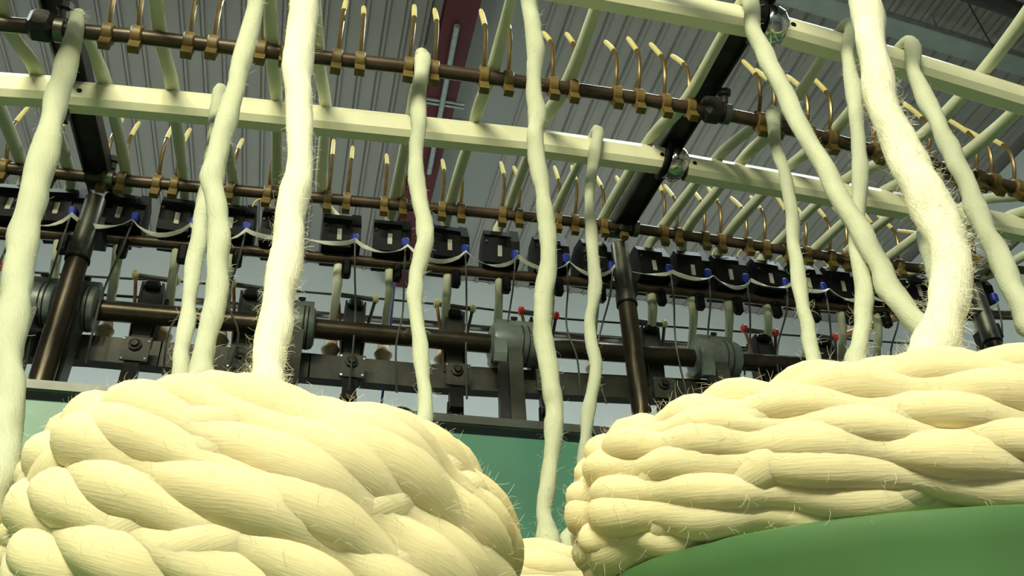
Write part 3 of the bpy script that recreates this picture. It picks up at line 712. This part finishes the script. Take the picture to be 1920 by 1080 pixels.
def full(kind, px, d1, label, m=M_WOOLT, nf=400, **kw):
    """a whole roving: funnel, sensor box, rails, package. kind = the rail it turns over"""
    rail, Y, r = {'c1': (CR1, Y_C1, RC1), 'r1': (ROD1, Y_R1, RR), 'c2': (CR2, Y_C2, RC2)}[kind]
    X = aY(px[0][0], px[0][1], Y).x; tp = top(rail, Y, X, r)
    i = nearest(X); run = over(i, X)
    if kind != 'c2': run.append((top(CR2, Y_C2, BX[i][0] * .4 + X * .6, RC2), .009))
    if kind == 'c1': run.append((top(ROD1, Y_R1, BX[i][0] * .2 + X * .8, RR), .009))
    d0 = fwd(tp) - .02
    fr = front(px, d0, d1)
    tp.z -= .008 if kind == 'c2' else .005; run.append((tp, .0068)); run.append((tp + Vector((0, -r - RS * .6, -r * .9)), .0095))
    fr.append((fr[-1][0] + (Vector((0, .03, -.05)) if 0 < px[-1][0] < 1920 else Vector((0, .01, -.105))), fr[-1][1]))
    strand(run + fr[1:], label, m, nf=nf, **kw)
# c1 strands begin above the frame: their first pixel is where the rail lies
full('r1', [(150, 50, 34), (125, 120, 38), (100, 210, 42), (80, 300, 50), (55, 400, 54), (35, 500, 56), (20, 590, 58), (14, 680, 58), (16, 770, 58), (0, 860, 62), (-30, 960, 66)], .52, 'greenish cream roving hanging at the left edge over the upper rod')
full('c1', [(500, -118, 30), (486, -40, 32), (472, 40, 34), (450, 130, 36), (428, 210, 38), (405, 300, 42), (400, 360, 42), (410, 430, 40), (408, 520, 42), (395, 610, 40), (378, 690, 46), (372, 740, 50)], .55, 'slim wavy roving falling from the top into the left package')
full('c2', [(418, 182, 26), (405, 250, 28), (390, 340, 30), (380, 400, 30), (368, 470, 30), (356, 560, 30), (345, 640, 28), (338, 710, 36)], .60, 'thin roving close behind the slim wavy one at left')
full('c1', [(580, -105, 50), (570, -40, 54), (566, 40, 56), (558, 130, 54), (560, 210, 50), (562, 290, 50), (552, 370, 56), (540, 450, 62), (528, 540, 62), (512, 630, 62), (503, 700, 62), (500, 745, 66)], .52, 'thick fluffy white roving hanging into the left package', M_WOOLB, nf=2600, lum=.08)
full('r1', [(790, 112, 26), (788, 180, 28), (782, 250, 28), (780, 320, 28), (790, 390, 32), (796, 450, 32), (782, 510, 30), (778, 570, 28), (788, 650, 28), (796, 720, 26), (794, 790, 28), (790, 840, 30)], .66, 'thin roving turning over the upper rod reaching down to the left package')
full('c1', [(975, -45, 30), (992, 10, 32), (1003, 80, 32), (1002, 150, 30), (1006, 220, 32), (1004, 280, 34), (1016, 350, 32), (1026, 420, 32), (1030, 490, 34), (1020, 570, 34), (1020, 640, 36), (1034, 720, 36), (1040, 790, 36), (1030, 870, 30), (1022, 950, 30), (1026, 1000, 38), (1030, 1040, 44)], .725, 'long middle roving reaching down to the small middle package')
full('c2', [(1107, 264, 20), (1107, 330, 20), (1104, 400, 20), (1112, 470, 24), (1116, 540, 24), (1106, 610, 22), (1116, 680, 24), (1106, 750, 24), (1096, 830, 22), (1090, 900, 24), (1080, 985, 26), (1060, 1030, 34)], .74, 'thin roving from the middle cream rail hanging beside the right package')
full('c1', [(1385, 18, 28), (1412, 52, 30), (1440, 110, 32), (1470, 175, 34), (1508, 248, 34), (1548, 320, 36), (1590, 395, 38), (1628, 460, 40), (1660, 525, 42), (1695, 575, 42), (1740, 622, 44), (1775, 660, 46)], .56, 'roving slanting from the upper chrome ring to the thick right roving')
full('r1', [(1440, 228, 20), (1455, 275, 22), (1472, 330, 24), (1484, 400, 24), (1490, 470, 24), (1500, 540, 26), (1512, 610, 26), (1526, 690, 28), (1532, 740, 30)], .62, 'thin dim roving from the upper rod left of the crossing pair')
full('c1', [(1572, 66, 24), (1588, 100, 26), (1600, 170, 28), (1610, 250, 28), (1614, 330, 30), (1608, 410, 30), (1612, 490, 32), (1622, 570, 32), (1612, 640, 34), (1604, 700, 36)], .56, 'roving hanging straight down that the slanting one crosses')
full('c1', [(1682, 96, 24), (1712, 130, 26), (1738, 190, 30), (1768, 250, 32), (1796, 310, 34), (1822, 370, 36), (1852, 440, 38), (1886, 510, 40), (1922, 590, 44), (1960, 660, 46)], .62, 'roving slanting off the right edge from the upper cream rail')
full('c2', [(1722, 396, 22), (1732, 440, 24), (1748, 490, 28), (1760, 540, 30), (1770, 600, 32), (1775, 670, 34)], .58, 'short roving half hidden behind the thick right one')
# the thick bright roving on the right comes from above the frame
fr = front([(1560, -330, 50), (1590, -180, 50), (1606, -60, 52), (1622, 10, 54), (1636, 80, 54), (1648, 160, 56), (1672, 240, 62), (1706, 310, 70), (1746, 385, 74), (1778, 455, 72), (1786, 530, 72), (1768, 600, 76), (1742, 665, 84), (1730, 710, 80)], .86, .50)
fr.append((fr[-1][0] + Vector((0, .03, -.05)), fr[-1][1]))
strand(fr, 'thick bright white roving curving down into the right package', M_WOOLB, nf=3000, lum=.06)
# the remaining rovings: over the rails and on over the upper cream rail
free = [k for k in range(len(BX)) if k not in used]
for i in free:
    X = BX[i][0]; run = over(i, X) + [(top(CR2, Y_C2, X, RC2), .009), (top(ROD1, Y_R1, X, RR), .0092), (top(CR1, Y_C1, X, RC1), .0095), (Vector((X, Y_C1 - .20, zat(CR1, X) + .06)), .0095), (Vector((X, Y_C1 - .5, zat(CR1, X) + .16)), .0095)]
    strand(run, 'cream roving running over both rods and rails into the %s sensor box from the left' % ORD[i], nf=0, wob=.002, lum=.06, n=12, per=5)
